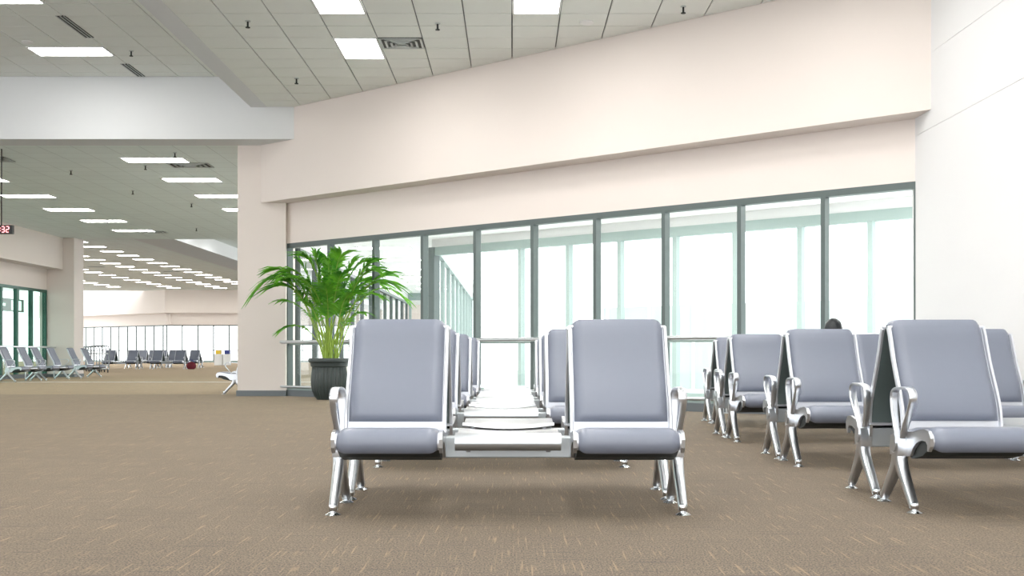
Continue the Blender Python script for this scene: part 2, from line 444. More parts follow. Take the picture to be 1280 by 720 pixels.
def ybay(name, x, y0, y1, top, fm, pm, n):
    w = box(name, x-.05, x+.05, y0, y1, top-.08, top, fm); tag(w, kind=ST)
    box('lintel', x-.05, x+.05, y0, y1, top, 3.02, M['wall_white'], w); box('window_frame', x-.05, x+.05, y0, y1, 0, .1, fm, w)
    for k in range(n+1):
        y = y0+(y1-y0)*k/n
        box('mullion', x-.05, x+.05, y-.04, y+.04, .1, top-.08, fm, w)
        if k < n: box('pane', x-.005, x+.005, y+.04, y+(y1-y0)/n-.04, .1, top-.08, pm, w)
ybay('window_4', XC, W(-15.5, DO).y+.15, YE, 2.86, M['frame_pale'], M['glass'], 9)
ybay('window_5', XP-.06, 20.7, YE, 2.70, M['frame'], M['glass'], 12)
we = box('window_6', XP, XC+.25, YE-.05, YE+.05, 2.75, 3.02, M['frame_pale']); tag(we, kind=ST)
for k in range(4):
    x = XP+.08+.85*k; box('mullion', x-.05, x+.05, YE-.04, YE+.04, 0, 2.75, M['frame_pale'], we)
    if k: box('pane', x-.8, x-.05, YE-.005, YE+.005, 0, 2.75, M['glass'], we)
tag(box('wall_bay_right', XP-.06, XP, 20.6, YE, 3.02, 5.0, M['wall']), kind=ST)
# outside: pale clad screen and parapet across the apron
sc = wbox('screen_wall', -14.6, 6, 20.6, 20.7, 0, 1.78, M['pale_wall']); tag(sc, 'pale green clad screen wall outside the outer glazing', 'wall')
for k in range(19):
    wbox('screen_post', -14.5+k*1.1, -14.44+k*1.1, 20.56, 20.6, 0, 1.80, M['white_plastic'], sc)
tag(box('floor_apron', -40, 40, 21, 60, -.3, -.14, M['ground']), kind=ST)

# --- handrail along the glass
hr = empty('handrail', (0, 0, 0), ANG); tag(hr, 'brushed steel double handrail standing along the long glazed wall', 'handrail')
def rail(z, r, name='rail', s0=-15.98, s1=-4.7):
    bm = bmesh.new(); tube(bm, [(s0, DR, z), (s1, DR, z)], r, 10); obj(name, bm, M['steel'], hr, True)
rail(.955, .028); rail(.17, .022)
for s in [-15.92+1.118*2*k for k in range(6)]:
    bm = bmesh.new(); tube(bm, [(s, DR, 0), (s, DR, .94)], .02, 10); bx(bm, s-.05, s+.05, DR-.05, DR+.05, 0, .008); obj('post', bm, M['steel'], hr, True)
lh = empty('handrail', (-14.6, 0, 0)); tag(lh, 'pale steel handrail in front of the dark green framed windows', 'handrail')
bm = bmesh.new(); tube(bm, [(0, 20, .955), (0, 36.4, .955)], .03, 8); obj('rail', bm, M['steel'], lh, True)
for k in range(8):
    bm = bmesh.new(); y = 21.0+2.1*k; tube(bm, [(0, y, 0), (0, y, .94)], .02, 8); obj('post', bm, M['steel'], lh, True)

# ================================================================== CEILING FITTINGS
def lamp_proto(w, h):
    t = empty('ceiling_light')
    bm = bmesh.new()
    for a in ((-w/2, w/2, -h/2, -h/2+.025), (-w/2, w/2, h/2-.025, h/2), (-w/2, -w/2+.025, -h/2, h/2), (w/2-.025, w/2, -h/2, h/2)):
        bx(bm, a[0], a[1], a[2], a[3], -.012, .02)
    obj('frame', bm, M['lamp_frame'], t)
    bm = bmesh.new(); bx(bm, -w/2+.022, w/2-.022, -h/2+.022, h/2-.022, -.004, .012); obj('diffuser', bm, M['lamp'], t)
    return t
LP = {}
def lamp(w, h, x, y, z, label, group):
    if (w, h) not in LP: LP[(w, h)] = o = lamp_proto(w, h)
    else: o = copy_tree(LP[(w, h)])
    o.location = (x, y, z); tag(o, label, 'ceiling light', group); return o
rl_names = ['lit ceiling panel beside the square air diffuser in the tiled ceiling', 'lit ceiling panel one gap out from the panel beside the square diffuser',
    'lit ceiling panel between the white disc detector and the open floor', 'lit ceiling panel nearest the white wall in the tiled ceiling',
    'lit ceiling panel out over the palm line of benches', 'lit ceiling panel out over the floor beside the dividing strip']
for (x, y), nm in zip(right_lamps, rl_names):
    lamp(.592, 2*ROW-.01, x+.3, y+ROW, 4.97, nm, 'panel lights over the benches')
for k in range(2, 10):
    for x in (-2.4, 0.0, 2.4):
        y = 12.84-ROW*4*k
        if y > -7: lamp(.592, 2*ROW-.01, x+.3, y+ROW, 4.945, 'lit panel light in the plain ceiling over the open floor', 'panel lights over the open floor')
o6 = ['first', 'second', 'third', 'fourth', 'fifth', 'sixth']
for q, (x, y) in enumerate(left_lamps):
    lamp(1.2, ROW-.01, x+.605, y+ROW/2, 5.485, 'long lit panel light in the raised ceiling, %s from the white ceiling step' % o6[q], 'panel lights in the raised ceiling')
for k in range(4):
    lamp(1.2, ROW-.01, -6.9, 9.4-2.65*k, 5.46, 'long lit panel light in the plain raised ceiling', 'panel lights in the plain raised ceiling')
for k in range(6):
    lamp(1.2, ROW, -6.8, 21.35+2.45*k, 4.443, '%s lit panel beyond the ceiling step in the row nearer the window column' % o6[k], 'lower ceiling lights near the column')
    lamp(1.2, ROW, -11.35, 21.35+2.45*k, 4.443, '%s lit panel beyond the ceiling step in the row nearer the green windows' % o6[k], 'lower ceiling lights near the green windows')
lamp(1.2, ROW, -9.5, 37.9, 4.943, 'lit panel light beyond the far edge of the lower ceiling', 'lights past the lower ceiling')
lamp(1.2, ROW, -9.5, 40.4, 4.943, 'lit panel light beyond the far edge of the lower ceiling', 'lights past the lower ceiling')
for q, (x, y0, n) in enumerate(((-21.2, 51.8, 17), (-24.1, 49.6, 18), (-27.9, 52.0, 17), (-32.3, 58, 14), (-37.7, 66, 10))):
    for k in range(n):
        y = y0+2.52*k
        if y < 95: lamp(1.15, .55, x, y, FZ-.008, 'small bright panel light in the high ceiling of the distant hall', 'panel lights of the distant hall')

def sprinkler_proto():
    t = empty('sprinkler'); bm = bmesh.new()
    lathe(bm, [(0, 0), (.035, 0), (.035, -.01), (0, -.012)], 12); obj('escutcheon', bm, M['vent'], t, True)
    bm = bmesh.new(); lathe(bm, [(.012, -.005), (.012, -.075), (.03, -.08), (.03, -.088), (0, -.09)], 10); obj('head', bm, M['vent_dark'], t, True)
    return t
sp = sprinkler_proto(); first = [True]
def sprinkler(x, y, z, label, group=None):
    o = sp if first[0] else copy_tree(sp); first[0] = False
    o.location = (x, y, z); tag(o, label, 'sprinkler', group or 'ceiling sprinklers')
sprinkler(-3.35, 14.2, 4.968, 'small dark pendent sprinkler beside the dividing strip in the tiled ceiling')
sprinkler(-3.3, 17.15, 4.968, 'small dark pendent sprinkler near the ceiling step and the upper wall')
sprinkler(-.95, 14.3, 4.968, 'small dark pendent sprinkler between the square diffuser and a panel light')
sprinkler(2.08, 13.6, 4.968, 'small dark pendent sprinkler where the ceiling narrows towards the white wall')
sprinkler(-5.95, 17.5, 5.483, 'small dark pendent sprinkler beside the lit panel in the raised ceiling')
for x, y in ((-6.2, 20.6), (-8.9, 22.6), (-7.2, 22.0), (-5.3, 23.4), (-8.6, 25.4), (-7.9, 27.6), (-12.6, 27.5), (-11.2, 31), (-6.9, 30.5), (-9.3, 33)):
    sprinkler(x, y, 4.448, 'tiny dark sprinkler in the lower ceiling of the second bay', 'lower ceiling sprinklers')
def diffuser(x, y, z, label, w=.58, group=None):
    t = empty('air_diffuser', (x, y, z)); tag(t, label, 'air diffuser', group)
    bm = bmesh.new(); bx(bm, -w/2, w/2, -.25, .25, -.006, -.001); obj('backing', bm, M['vent_dark'], t)
    for k, q in enumerate((.0, .07, .14, .2)):
        bm = bmesh.new()
        a, b_ = w/2-q*w/.58*1.0, .25-q*.9
        for (x0, x1, y0, y1) in ((-a, a, -b_, -b_+.03), (-a, a, b_-.03, b_), (-a, -a+.03, -b_, b_), (a-.03, a, -b_, b_)):
            bx(bm, x0, x1, y0, y1, -.014-.006*k, -.002)
        obj('vane_ring', bm, M['vent'], t)
diffuser(-1.5, 14.96+ROW/2, 4.972, 'square louvred air diffuser next to the lit panel light')
diffuser(-6.3, 21.95, 4.446, 'square air diffuser tucked behind the first lower ceiling light', .8)
diffuser(-6.0, 26.6, 4.446, 'square air diffuser near the top of the window column', .8)
diffuser(-10.9, 34, 4.446, 'square air diffuser near the far edge of the lower ceiling', .8)
diffuser(-9.7, 21.3, 4.446, 'round-cornered dark air diffuser over the hanging clock', .3)
for k, (x, y) in enumerate(((-24.6, 60), (-22.5, 74), (-29.5, 62), (-26, 70))):
    diffuser(x, y, FZ-.001, 'dark air diffuser between the lights of the distant hall', 1.0, 'diffusers of the distant hall')
def slot(x, y0, y1, z, label):
    t = empty('slot_diffuser', (x, y0, z)); tag(t, label, 'air diffuser')
    bm = bmesh.new(); bx(bm, -.07, .07, 0, y1-y0, -.004, .01); obj('backing', bm, M['vent_dark'], t)
    for q in (-.064, -.012, .04):
        bm = bmesh.new(); bx(bm, q, q+.012, 0, y1-y0, -.012, -.003); obj('blade', bm, M['vent'], t)
slot(-6.33, 15.7, 16.78, 5.485, 'dark linear slot air diffuser between two long raised ceiling lights')
slot(-6.33, 18.3, 19.12, 5.485, 'dark linear slot air diffuser running into the white ceiling step')
def dome(x, y, z, label):
    bm = bmesh.new(); lathe(bm, [(0, 0), (.09, 0), (.09, -.012), (.06, -.03), (0, -.034)], 16); o = obj('smoke_detector', bm, M['white_plastic'], None, True)
    o.location = (x, y, z); tag(o, label, 'smoke detector')
dome(.95, 14.25, 4.97, 'white disc smoke detector in the tiled ceiling close to the wall')
dome(-7.35, 17.0, 5.485, 'white smoke detector beside the lit panel of the raised ceiling')
for k in range(8):
    o = lamp(1.2, ROW, 0, 0, 0, 'lit panel light in the ceiling of the passage behind the glass', 'passage lights')
    p = W(-14.5+1.7*k, 14.6 if k % 2 else 14.0); o.location = (p.x, p.y, 3.014); o.rotation_euler = (0, 0, ANG)
for k in range(6):
    lamp(1.2, ROW, -2.75, 24+3*k, 3.014, 'lit panel light in the passage running on past the column', 'passage lights past the column')
for k in range(3):
    p = W(-12.6+3.6*k, 13.9); t0 = len(bpy.data.objects)
    diffuser(p.x, p.y, 3.016, 'square air diffuser in the ceiling of the passage behind the glass', .5, 'passage diffusers')

# hanging clock
ck = empty('digital_clock', (-9.33, 20.15, 2.98)); tag(ck, 'black hanging digital clock with red figures below the lower ceiling', 'clock')
bm = bmesh.new(); bx(bm, -.36, .36, -.04, .04, -.08, .08, .008); obj('case', bm, M['sign_black'], ck)
for x in (.145, -.3):
    bm = bmesh.new(); tube(bm, [(x, 0, .075), (x, 0, 1.45)], .012, 8); obj('hanger', bm, M['sign_black'], ck, True)
SEG = {'0': 'abcdef', '1': 'bc', '2': 'abged', '3': 'abgcd'}
def digit(ch, x, parent):
    w, h, t = .05, .10, .014; bm = bmesh.new()
    pos = {'a': (0, h/2, 1), 'g': (0, 0, 1), 'd': (0, -h/2, 1), 'f': (-w/2, h/4, 0), 'b': (w/2, h/4, 0), 'e': (-w/2, -h/4, 0), 'c': (w/2, -h/4, 0)}
    for s in SEG[ch]:
        px, pz, hz = pos[s]
        if hz: bx(bm, px-w/2+.006, px+w/2-.006, -.046, -.039, pz-t/2, pz+t/2)
        else: bx(bm, px-t/2, px+t/2, -.046, -.039, pz-h/4+.004, pz+h/4-.004)
    o = obj('figure', bm, M['led'], parent); o.location = (x, 0, 0)
for ch, x in (('1', .0), ('1', .075), ('3', .19), ('2', .272)): digit(ch, x, ck)
bm = bmesh.new(); bx(bm, .135, .15, -.046, -.039, .015, .03); bx(bm, .135, .15, -.046, -.039, -.03, -.015); obj('colon', bm, M['led'], ck)

# sign seen through the green windows
sg = empty('direction_sign', (-15.5, 34.4, 2.25)); tag(sg, 'pale sign with white arrow and pictogram squares behind the green windows', 'sign')
box('board', -.03, .03, -1.1, 1.1, -.2, .2, M['frame_pale'], sg)
bm = bmesh.new(); prism(bm, [(-.62, .0), (-.46, .13), (-.46, .04), (-.2, .04), (-.2, -.04), (-.46, -.04), (-.46, -.13)], .03, .036); obj('arrow', bm, M['sign_white'], sg)
for q in (.2, .6):
    box('pictogram', .03, .036, q, q+.3, -.15, .15, M['sign_white'], sg)
for q in (-.8, .8): box('hanger', -.012, .012, q-.012, q+.012, .2, 2.2, M['frame_pale'], sg)

# ================================================================== BENCHES
# one bench faces -y; its origin lies on the floor under the line where two benches meet back to back
BACK = catmull([(-.252, .372), (-.248, .42), (-.236, .48), (-.205, .55), (-.165, .62), (-.122, .70), (-.09, .77), (-.062, .84), (-.04, .88)], 3)
SEAT = catmull([(-.235, .374), (-.30, .366), (-.38, .366), (-.46, .374), (-.53, .383), (-.585, .385), (-.618, .374), (-.634, .352), (-.630, .330), (-.612, .316)], 3)
def ribbon(bm, prof, w, off0, off1, nx=10, edge=.05, dip=None, side=1, endround=True):
    """a cushion or sheet following a (y, z) profile; off0/off1 = back and front offsets along the profile normal"""
    n = len(prof); N = []
    for i in range(n):
        t = prof[min(i+1, n-1)]-prof[max(i-1, 0)]; t.normalize(); N.append(Vector((-t.y, t.x))*side)
    us = [(-math.cos(math.pi*k/nx)) for k in range(nx+1)]
    F, B = [], []
    for i in range(n):
        e = min(i, n-1-i)/(n-1)
        fr, br = [], []
        for u in us:
            a = abs(u); q = 1-max(0, (a-(1-edge*4))/(edge*4))**2.4 if endround else 1
            if endround: q *= min(1.0, .5+e*12)
            d = dip(i/(n-1), u) if dip else 0
            pf = prof[i]+N[i]*(off0+(off1-off0)*max(q, .12)); pb = prof[i]+N[i]*off0
            fr.append(bm.verts.new((u*w, pf.x, pf.y+d))); br.append(bm.verts.new((u*w, pb.x, pb.y+d)))
        F.append(fr); B.append(br)
    m = len(us)
    for i in range(n-1):
        for k in range(m-1):
            bm.faces.new((F[i][k], F[i][k+1], F[i+1][k+1], F[i+1][k])); bm.faces.new((B[i][k], B[i+1][k], B[i+1][k+1], B[i][k+1]))
        bm.faces.new((F[i][0], F[i+1][0], B[i+1][0], B[i][0])); bm.faces.new((F[i][-1], B[i][-1], B[i+1][-1], F[i+1][-1]))
    for k in range(m-1):
        bm.faces.new((F[0][k], B[0][k], B[0][k+1], F[0][k+1])); bm.faces.new((F[-1][k], F[-1][k+1], B[-1][k+1], B[-1][k]))
def at_x(o, x): o.location.x = x; return o
PITCH = .546
def make_bench():
    t = empty('waiting_bench')
    bm = bmesh.new(); bx(bm, -.80, .80, -.335, -.235, .252, .352, .006); obj('beam', bm, M['beam_alu'], t)
    for s in (-1, 1):
        x = s*.812
        # leg: cast hub, two splayed tapered struts, ball feet
        bm = bmesh.new()
        prism(bm, [(-.335, .256), (-.228, .256), (-.222, .30), (-.236, .352), (-.325, .352), (-.342, .30)], x-.028, x+.028)
        f = catmull([(x, -.292, .268), (x, -.318, .205), (x, -.396, .118), (x, -.480, .032)], 4)
        tube(bm, f, 1, 12, side=(1, 0, 0), flat=[(.03-.009*i/(len(f)-1), .036-.018*i/(len(f)-1)) for i in range(len(f))])
        r = catmull([(x, -.272, .268), (x, -.246, .205), (x, -.160, .118), (x, -.066, .032)], 4)
        tube(bm, r, 1, 12, side=(1, 0, 0), flat=[(.03-.009*i/(len(r)-1), .036-.018*i/(len(r)-1)) for i in range(len(r))])
        leg = obj('leg', bm, M['alu'], t, True)
        for fy in (-.488, -.058):
            bm = bmesh.new(); lathe(bm, [(0, 0), (.036, 0), (.036, .004), (.022, .012), (.014, .016), (.019, .024), (.021, .036), (.018, .05), (0, .056)], 14, x, fy, 0)
            obj('foot', bm, M['chrome'], leg, True)
        # loop armrest
        lp = catmull([(x, -.288, .292), (x, -.338, .366), (x, -.402, .442), (x, -.458, .508), (x, -.468, .552), (x, -.436, .580), (x, -.36, .584), (x, -.265, .580), (x, -.218, .564), (x, -.204, .525), (x, -.218, .45), (x, -.244, .37)], 4, True)
        bm = bmesh.new(); tube(bm, lp, 1, 12, closed=True, side=(1, 0, 0), flat=[(.015+.005*min(1, max(0, (p.z-.35)/.15)), .007) for p in lp])
        arm = obj('armrest', bm, M['alu'], t, True)
        bm = bmesh.new(); q = [(-.287+.034*math.cos(a), .318+.045*math.sin(a)) for a in [2*math.pi*k/16 for k in range(16)]]
        prism(bm, q, x+s*.026, x+s*.034); obj('cover_plate', bm, M['alu'], arm)
    for s in (-1, 1):
        x = s*PITCH
        bm = bmesh.new(); ribbon(bm, BACK, .243, -.006, .002, 8, endround=False)
        for e in (-1, 1):
            tube(bm, [(e*.239, p.x-.004, p.y) for p in BACK], 1, 8, side=(1, 0, 0), flat=(.009, .016))
        tube(bm, [(-.243, -.04, .884), (.243, -.04, .884)], .009, 8)
        bk = at_x(obj('back_frame', bm, M['shell'], t, True), x)
        bm = bmesh.new(); ribbon(bm, [p for p in BACK[3:]]+[Vector((-.028, .892)), Vector((-.012, .893))], .226, .002, .034, 22)
        obj('back_cushion', bm, M['pad'], bk, True)
        bm = bmesh.new(); ribbon(bm, BACK[1:], .232, -.016, -.007, 6, endround=False); obj('rear_panel', bm, M['rear'], bk, True)
        bm = bmesh.new(); ribbon(bm, SEAT, .243, -.006, .004, 8, side=-1, endround=False)
        st = at_x(obj('seat_frame', bm, M['shell'], t, True), x)
        bm = bmesh.new(); ribbon(bm, SEAT[2:], .228, .002, .026, 22, side=-1); obj('seat_cushion', bm, M['pad'], st, True)
        bm = bmesh.new(); prism(bm, [(-.60, .320), (-.585, .352), (-.35, .352), (-.345, .246), (-.37, .246), (-.50, .272)], -.232, .232); obj('underside_shade_panel', bm, M['dark'], st)  # dark plate added for the shade under the seat, over the beam front
        for e in (-1, 1):
            bm = bmesh.new()
            prism(bm, [(-.225, .30), (-.215, .372), (-.30, .374), (-.42, .378), (-.50, .392), (-.57, .402), (-.62, .394), (-.645, .362), (-.641, .325), (-.618, .300), (-.606, .302), (-.606, .33), (-.585, .345), (-.53, .345), (-.47, .33), (-.42, .30), (-.385, .262), (-.34, .255), (-.24, .256)], e*.243-.008, e*.243+.008)
            obj('side_bracket', bm, M['alu'], st)
    TR = catmull([(-.19, .372), (-.205, .384), (-.25, .378), (-.33, .372), (-.42, .374), (-.52, .382), (-.585, .385), (-.62, .374), (-.636, .350), (-.63, .326), (-.605, .314)], 3)
    dip = lambda v, u: -.018*(1-u*u)*max(0, 1-v*1.6)
    bm = bmesh.new(); ribbon(bm, TR, .240, -.004, .004, 10, side=-1, endround=False, dip=dip); tr = obj('tray', bm, M['tray'], t, True)
    for e in (-1, 1):
        bm = bmesh.new(); prism(bm, [(-.24, .352), (-.24, .368), (-.57, .375), (-.57, .345), (-.40, .30), (-.34, .28)], e*.19-.01, e*.19+.01); obj('tray_bracket', bm, M['alu'], tr)
    return t
bench0 = make_bench(); used = [False]
def bench(x, y, rz, label, group):
    o = copy_tree(bench0) if used[0] else bench0
    used[0] = True; o.location = (x, y, 0); o.rotation_euler = (0, 0, R(rz)); tag(o, label, 'bench', group); return o
ordn = ['first', 'second', 'third', 'fourth']
G1, G2 = 'back-to-back benches in line with the palm', 'back-to-back benches beside the white wall'
CR = [(-.018, 5.68), (-.07, 7.86), (-.06, 9.95), (-.05, 12.05)]
RR = [(2.70, 5.74), (2.71, 7.90), (2.72, 9.98), (2.96, 12.02)]
for k, (x, y) in enumerate(CR):
    n = ordn[3-k]
    bench(x, y, 0, 'grey two-seat bench in the palm line, back to the glass, %s pair from it' % n, G1)
    bench(x, y, 180, 'grey two-seat bench in line with the palm, facing the glass, %s pair from it' % n, G1)
for k, (x, y) in enumerate(RR):
    n = ordn[3-k]
    bench(x, y, 0, 'grey two-seat bench near the white wall, back to the glass, %s pair from it' % n, G2)
    bench(x, y, 180, 'grey two-seat bench near the white wall facing the glass, %s pair from it' % n, G2)
for k, y in enumerate((30.15, 32.1, 34.65)):
    bench(-13.5, y, 90, 'grey bench with back to the dark green windows, %s one from the far column' % ordn[2-k], 'benches along the green windows')
bench(-4.83, 21.5, -90, 'bench half hidden behind the cream column with its seat pointing away from the glass', 'bench behind the column')
for x, y in ((-18.78, 54), (-16.62, 54.4), (-18.9, 57.5), (-17.0, 58.2), (-19.7, 61.5)):
    bench(x, y, 0, 'distant grey bench facing this way in the far hall before the long windows', 'benches in the distant hall')
    bench(x, y, 180, 'distant bench turned towards the long windows in the far hall, back to back', 'benches turned to the far windows')

# ================================================================== PALM
palm = empty('potted_palm', (-2.99, 18.32, 0)); tag(palm, 'leafy green palm in a dark ribbed pot by the window column', 'potted plant')
bm = bmesh.new()
fl_ = lambda a, z: (.010*math.cos(a*28) if .06 < z < .50 else 0)
lathe(bm, [(0, 0), (.20, 0), (.215, .02), (.24, .07), (.268, .14), (.285, .24), (.287, .34), (.280, .42), (.272, .49), (.278, .53), (.30, .545), (.305, .58), (.31, .60), (.335, .615), (.342, .645), (.335, .672), (.31, .676), (.295, .66), (.285, .60), (0, .59)], 112, flute=fl_)
obj('pot', bm, M['pot'], palm, True)
bm = bmesh.new(); lathe(bm, [(0, .61), (.15, .612), (.288, .602)], 24); obj('soil', bm, M['soil'], palm, True)
K = 18.32/1400
def pp(px, py, dy=0): return Vector(((px-411.5)*K, dy, EYE+(442-py)*K))
def frond(base, ctrl, tip, length, ang0=46, n=22, start=.42, droop=.2, wid=.016):
    base, ctrl, tip = Vector(base), Vector(ctrl), Vector(tip)
    B = lambda t: base*(1-t)**2+ctrl*(2*t*(1-t))+tip*t*t
    pts = [B(k/16) for k in range(17)]
    bm = bmesh.new(); tube(bm, pts, [.011*(1-.85*k/16)+.0015 for k in range(17)], 6)
    st = obj('stem', bm, M['stem'], palm, True)
    bm = bmesh.new()
    hv = Vector((tip.x-base.x, tip.y-base.y, 0))
    if hv.length < .05: hv = Vector((random.uniform(-1, 1), random.uniform(-1, 1), 0))
    side0 = hv.normalized().cross(Vector((0, 0, 1)))
    for k in range(n):
        t = start+(1-start)*(k+.3)/n
        p = B(t); tg = (B(min(1, t+.02))-B(t-.02)).normalized()
        sd = side0-tg*side0.dot(tg); sd.normalize(); up = sd.cross(tg).normalized()
        if up.z < 0: up = -up
        env = math.sin(math.pi*min(1, .18+.82*(1-abs(2*((t-start)/(1-start))-.75)/1.4)))**.8
        for e in (-1, 1):
            a = R(ang0-18*(t-start)/(1-start)+random.uniform(-7, 7))
            d = (tg*math.cos(a)+sd*(e*math.sin(a))+up*random.uniform(.1, .35)).normalized()
            l = length*max(.25, env)*random.uniform(.85, 1.1)
            nrm = d.cross(tg if abs(d.dot(tg)) < .95 else up).normalized()
            wv = d.cross(nrm).normalized() if random.random() < .5 else nrm.cross(d).normalized()
            wv = (wv*.6+up.cross(d).normalized()*.8).normalized()
            rows = []
            for q, wd in ((0, .35), (.25, 1), (.6, .85), (1, .04)):
                c = p+d*(l*q)-Vector((0, 0, droop*l*q*q*2.2))
                rows.append((bm.verts.new(c-wv*(wid*wd)), bm.verts.new(c+Vector((0, 0, .004))), bm.verts.new(c+wv*(wid*wd))))
            for r0, r1 in zip(rows, rows[1:]):
                bm.faces.new((r0[0], r0[1], r1[1], r1[0])); bm.faces.new((r0[1], r0[2], r1[2], r1[1]))
    me = bpy.data.meshes.new('frond'); bm.to_mesh(me); bm.free(); me.materials.append(M['leaf'])
    o = bpy.data.objects.new('frond', me); C.objects.link(o); o.parent = palm
FR = [  # control point and tip, as seen from the benches, plus depth
    ((372, 300), (328, 362), -.25), ((385, 330), (345, 338), -.1), ((392, 345), (372, 326), .1), ((402, 345), (396, 322), -.15), ((412, 340), (417, 320), .05),
    ((425, 345), (440, 328), .15), ((440, 340), (466, 330), -.2), ((450, 345), (484, 344), .1), ((455, 325), (507, 374), -.15), ((445, 350), (478, 372), -.35),
    ((385, 370), (348, 376), .15), ((385, 392), (358, 412), -.25), ((436, 385), (458, 392), -.3), ((405, 360), (385, 352), -.45), ((420, 355), (432, 345), -.45),
    ((400, 350), (408, 335), .35), ((430, 350), (452, 350), .3), ((380, 350), (360, 352), -.4), ((425, 370), (445, 368), -.5), ((398, 380), (388, 378), -.5), ((415, 375), (414, 362), -.55), ((440, 330), (474, 340), -.4), ((392, 325), (362, 342), -.3),
    ((416, 330), (430, 321), -.3), ((404, 330), (384, 323), -.25), ((430, 325), (456, 326), .2), ((388, 335), (356, 345), .25), ((412, 335), (406, 321), .3), ((436, 340), (468, 352), .35), ((446, 335), (490, 356), -.3), ((384, 345), (350, 360), -.35)]
for i, (c, t, dy) in enumerate(FR):
    a = 2*math.pi*i*.618; r = .05+.09*((i*.37) % 1)
    base = Vector((r*math.cos(a), .6*r*math.sin(a), .605))
    frond(base, pp(c[0], c[1], dy*.35), pp(t[0], t[1], dy), .43 if t[1] < 372 else .26, n=27 if t[1] < 372 else 16, start=.42, wid=.019)

# ================================================================== SEATED PERSON (mostly hidden behind the benches)
person = empty('person', (3.52, 12.02, 0)); tag(person, 'person with short black hair seated on the bench beside the white wall, facing the glass', 'person')
def dressed_material():
    m = bpy.data.materials.new('dressed_body'); m.use_nodes = True; nt = m.node_tree; L = nt.links.new
    b = nt.nodes['Principled BSDF']; b.inputs['Roughness'].default_value = .8
    tc = nt.nodes.new('ShaderNodeTexCoord'); sx = nt.nodes.new('ShaderNodeSeparateXYZ'); L(tc.outputs['Object'], sx.inputs[0])
    def th(o, op, v):
        n = nt.nodes.new('ShaderNodeMath'); n.operation = op; n.inputs[1].default_value = v; L(sx.outputs[o], n.inputs[0]); return n.outputs[0]
    def mul(a, c):
        n = nt.nodes.new('ShaderNodeMath'); n.operation = 'MULTIPLY'; L(a, n.inputs[0]); L(c, n.inputs[1]); return n.outputs[0]
    def mix(f, a, c):
        x = nt.nodes.new('ShaderNodeMix'); x.data_type = 'RGBA'; L(f, x.inputs[0])
        for k, v in ((6, a), (7, c)):
            if isinstance(v, tuple): x.inputs[k].default_value = v
            else: L(v, x.inputs[k])
        return x.outputs[2]
    c = mix(th('Z', 'LESS_THAN', .49), srgb(88, 92, 104), srgb(44, 48, 58))                      # shirt above, trousers below
    c = mix(mul(th('Y', 'GREATER_THAN', .45), th('Z', 'LESS_THAN', .531)), c, srgb(44, 48, 58))  # thighs and knees
    c = mix(th('Z', 'LESS_THAN', .085), c, srgb(24, 24, 26))                                     # shoes
    c = mix(mul(th('Y', 'GREATER_THAN', .49), th('Z', 'GREATER_THAN', .531)), c, srgb(205, 160, 132))
    c = mix(th('Z', 'GREATER_THAN', .895), c, srgb(205, 160, 132))
    L(c, b.inputs['Base Color']); return m
def skin_body():
    J = {'pelvis': ((0, .34, .51), .12), 'waist': ((0, .27, .60), .115), 'chest': ((0, .21, .76), .13), 'neck0': ((0, .21, .88), .055), 'neck': ((0, .235, .93), .048), 'head0': ((0, .255, .985), .068), 'head1': ((0, .262, 1.045), .066)}
    E = [('pelvis', 'waist'), ('waist', 'chest'), ('chest', 'neck0'), ('neck0', 'neck'), ('neck', 'head0'), ('head0', 'head1')]
    for s, n in ((-1, 'l'), (1, 'r')):
        J.update({n+'hip': ((s*.10, .40, .46), .085), n+'knee': ((s*.13, .76, .47), .06), n+'ankle': ((s*.13, .80, .09), .042), n+'toe': ((s*.14, .98, .045), .036),
                  n+'sh': ((s*.175, .21, .83), .055), n+'el': ((s*.235, .28, .58), .042), n+'wr': ((s*.13, .50, .555), .028), n+'hand': ((s*.10, .60, .55), .024)})
        E += [('pelvis', n+'hip'), (n+'hip', n+'knee'), (n+'knee', n+'ankle'), (n+'ankle', n+'toe'), ('chest', n+'sh'), (n+'sh', n+'el'), (n+'el', n+'wr'), (n+'wr', n+'hand')]
        for f in range(4):
            k = n+'f%d' % f; J[k] = ((s*(.125-.022*f), .66-.008*abs(f-1.4), .548), .0085); J[k+'t'] = ((s*(.125-.024*f), .69-.008*abs(f-1.4), .535), .008)
            E += [(n+'hand', k), (k, k+'t')]
        J[n+'th'] = ((s*.06, .60, .56), .010); E.append((n+'hand', n+'th'))
    names = list(J); me = bpy.data.meshes.new('body')
    me.from_pydata([J[k][0] for k in names], [(names.index(a), names.index(b)) for a, b in E], [])
    o = bpy.data.objects.new('body', me); C.objects.link(o); o.parent = person
    md = o.modifiers.new('skin', 'SKIN'); md.use_smooth_shade = True
    for i, k in enumerate(names):
        r = J[k][1]; me.skin_vertices[0].data[i].radius = (r*1.15, r) if k in ('chest', 'waist', 'pelvis') else (r, r)
    me.skin_vertices[0].data[0].use_root = True
    sb = o.modifiers.new('sub', 'SUBSURF'); sb.levels = 2; sb.render_levels = 2
    me.materials.append(dressed_material()); return o
skin_body()
bm = bmesh.new(); bmesh.ops.create_uvsphere(bm, u_segments=24, v_segments=16, radius=1)
for v in bm.verts:
    z = v.co.z; v.co = Vector((v.co.x*.076*(1-.08*max(0, -z)), v.co.y*.092, z*.112 if z > 0 else z*.118))
    if v.co.z < -.05: v.co.y += .012
head = obj('head', bm, M['skin'], person, True); head.location = (0, .265, 1.0)
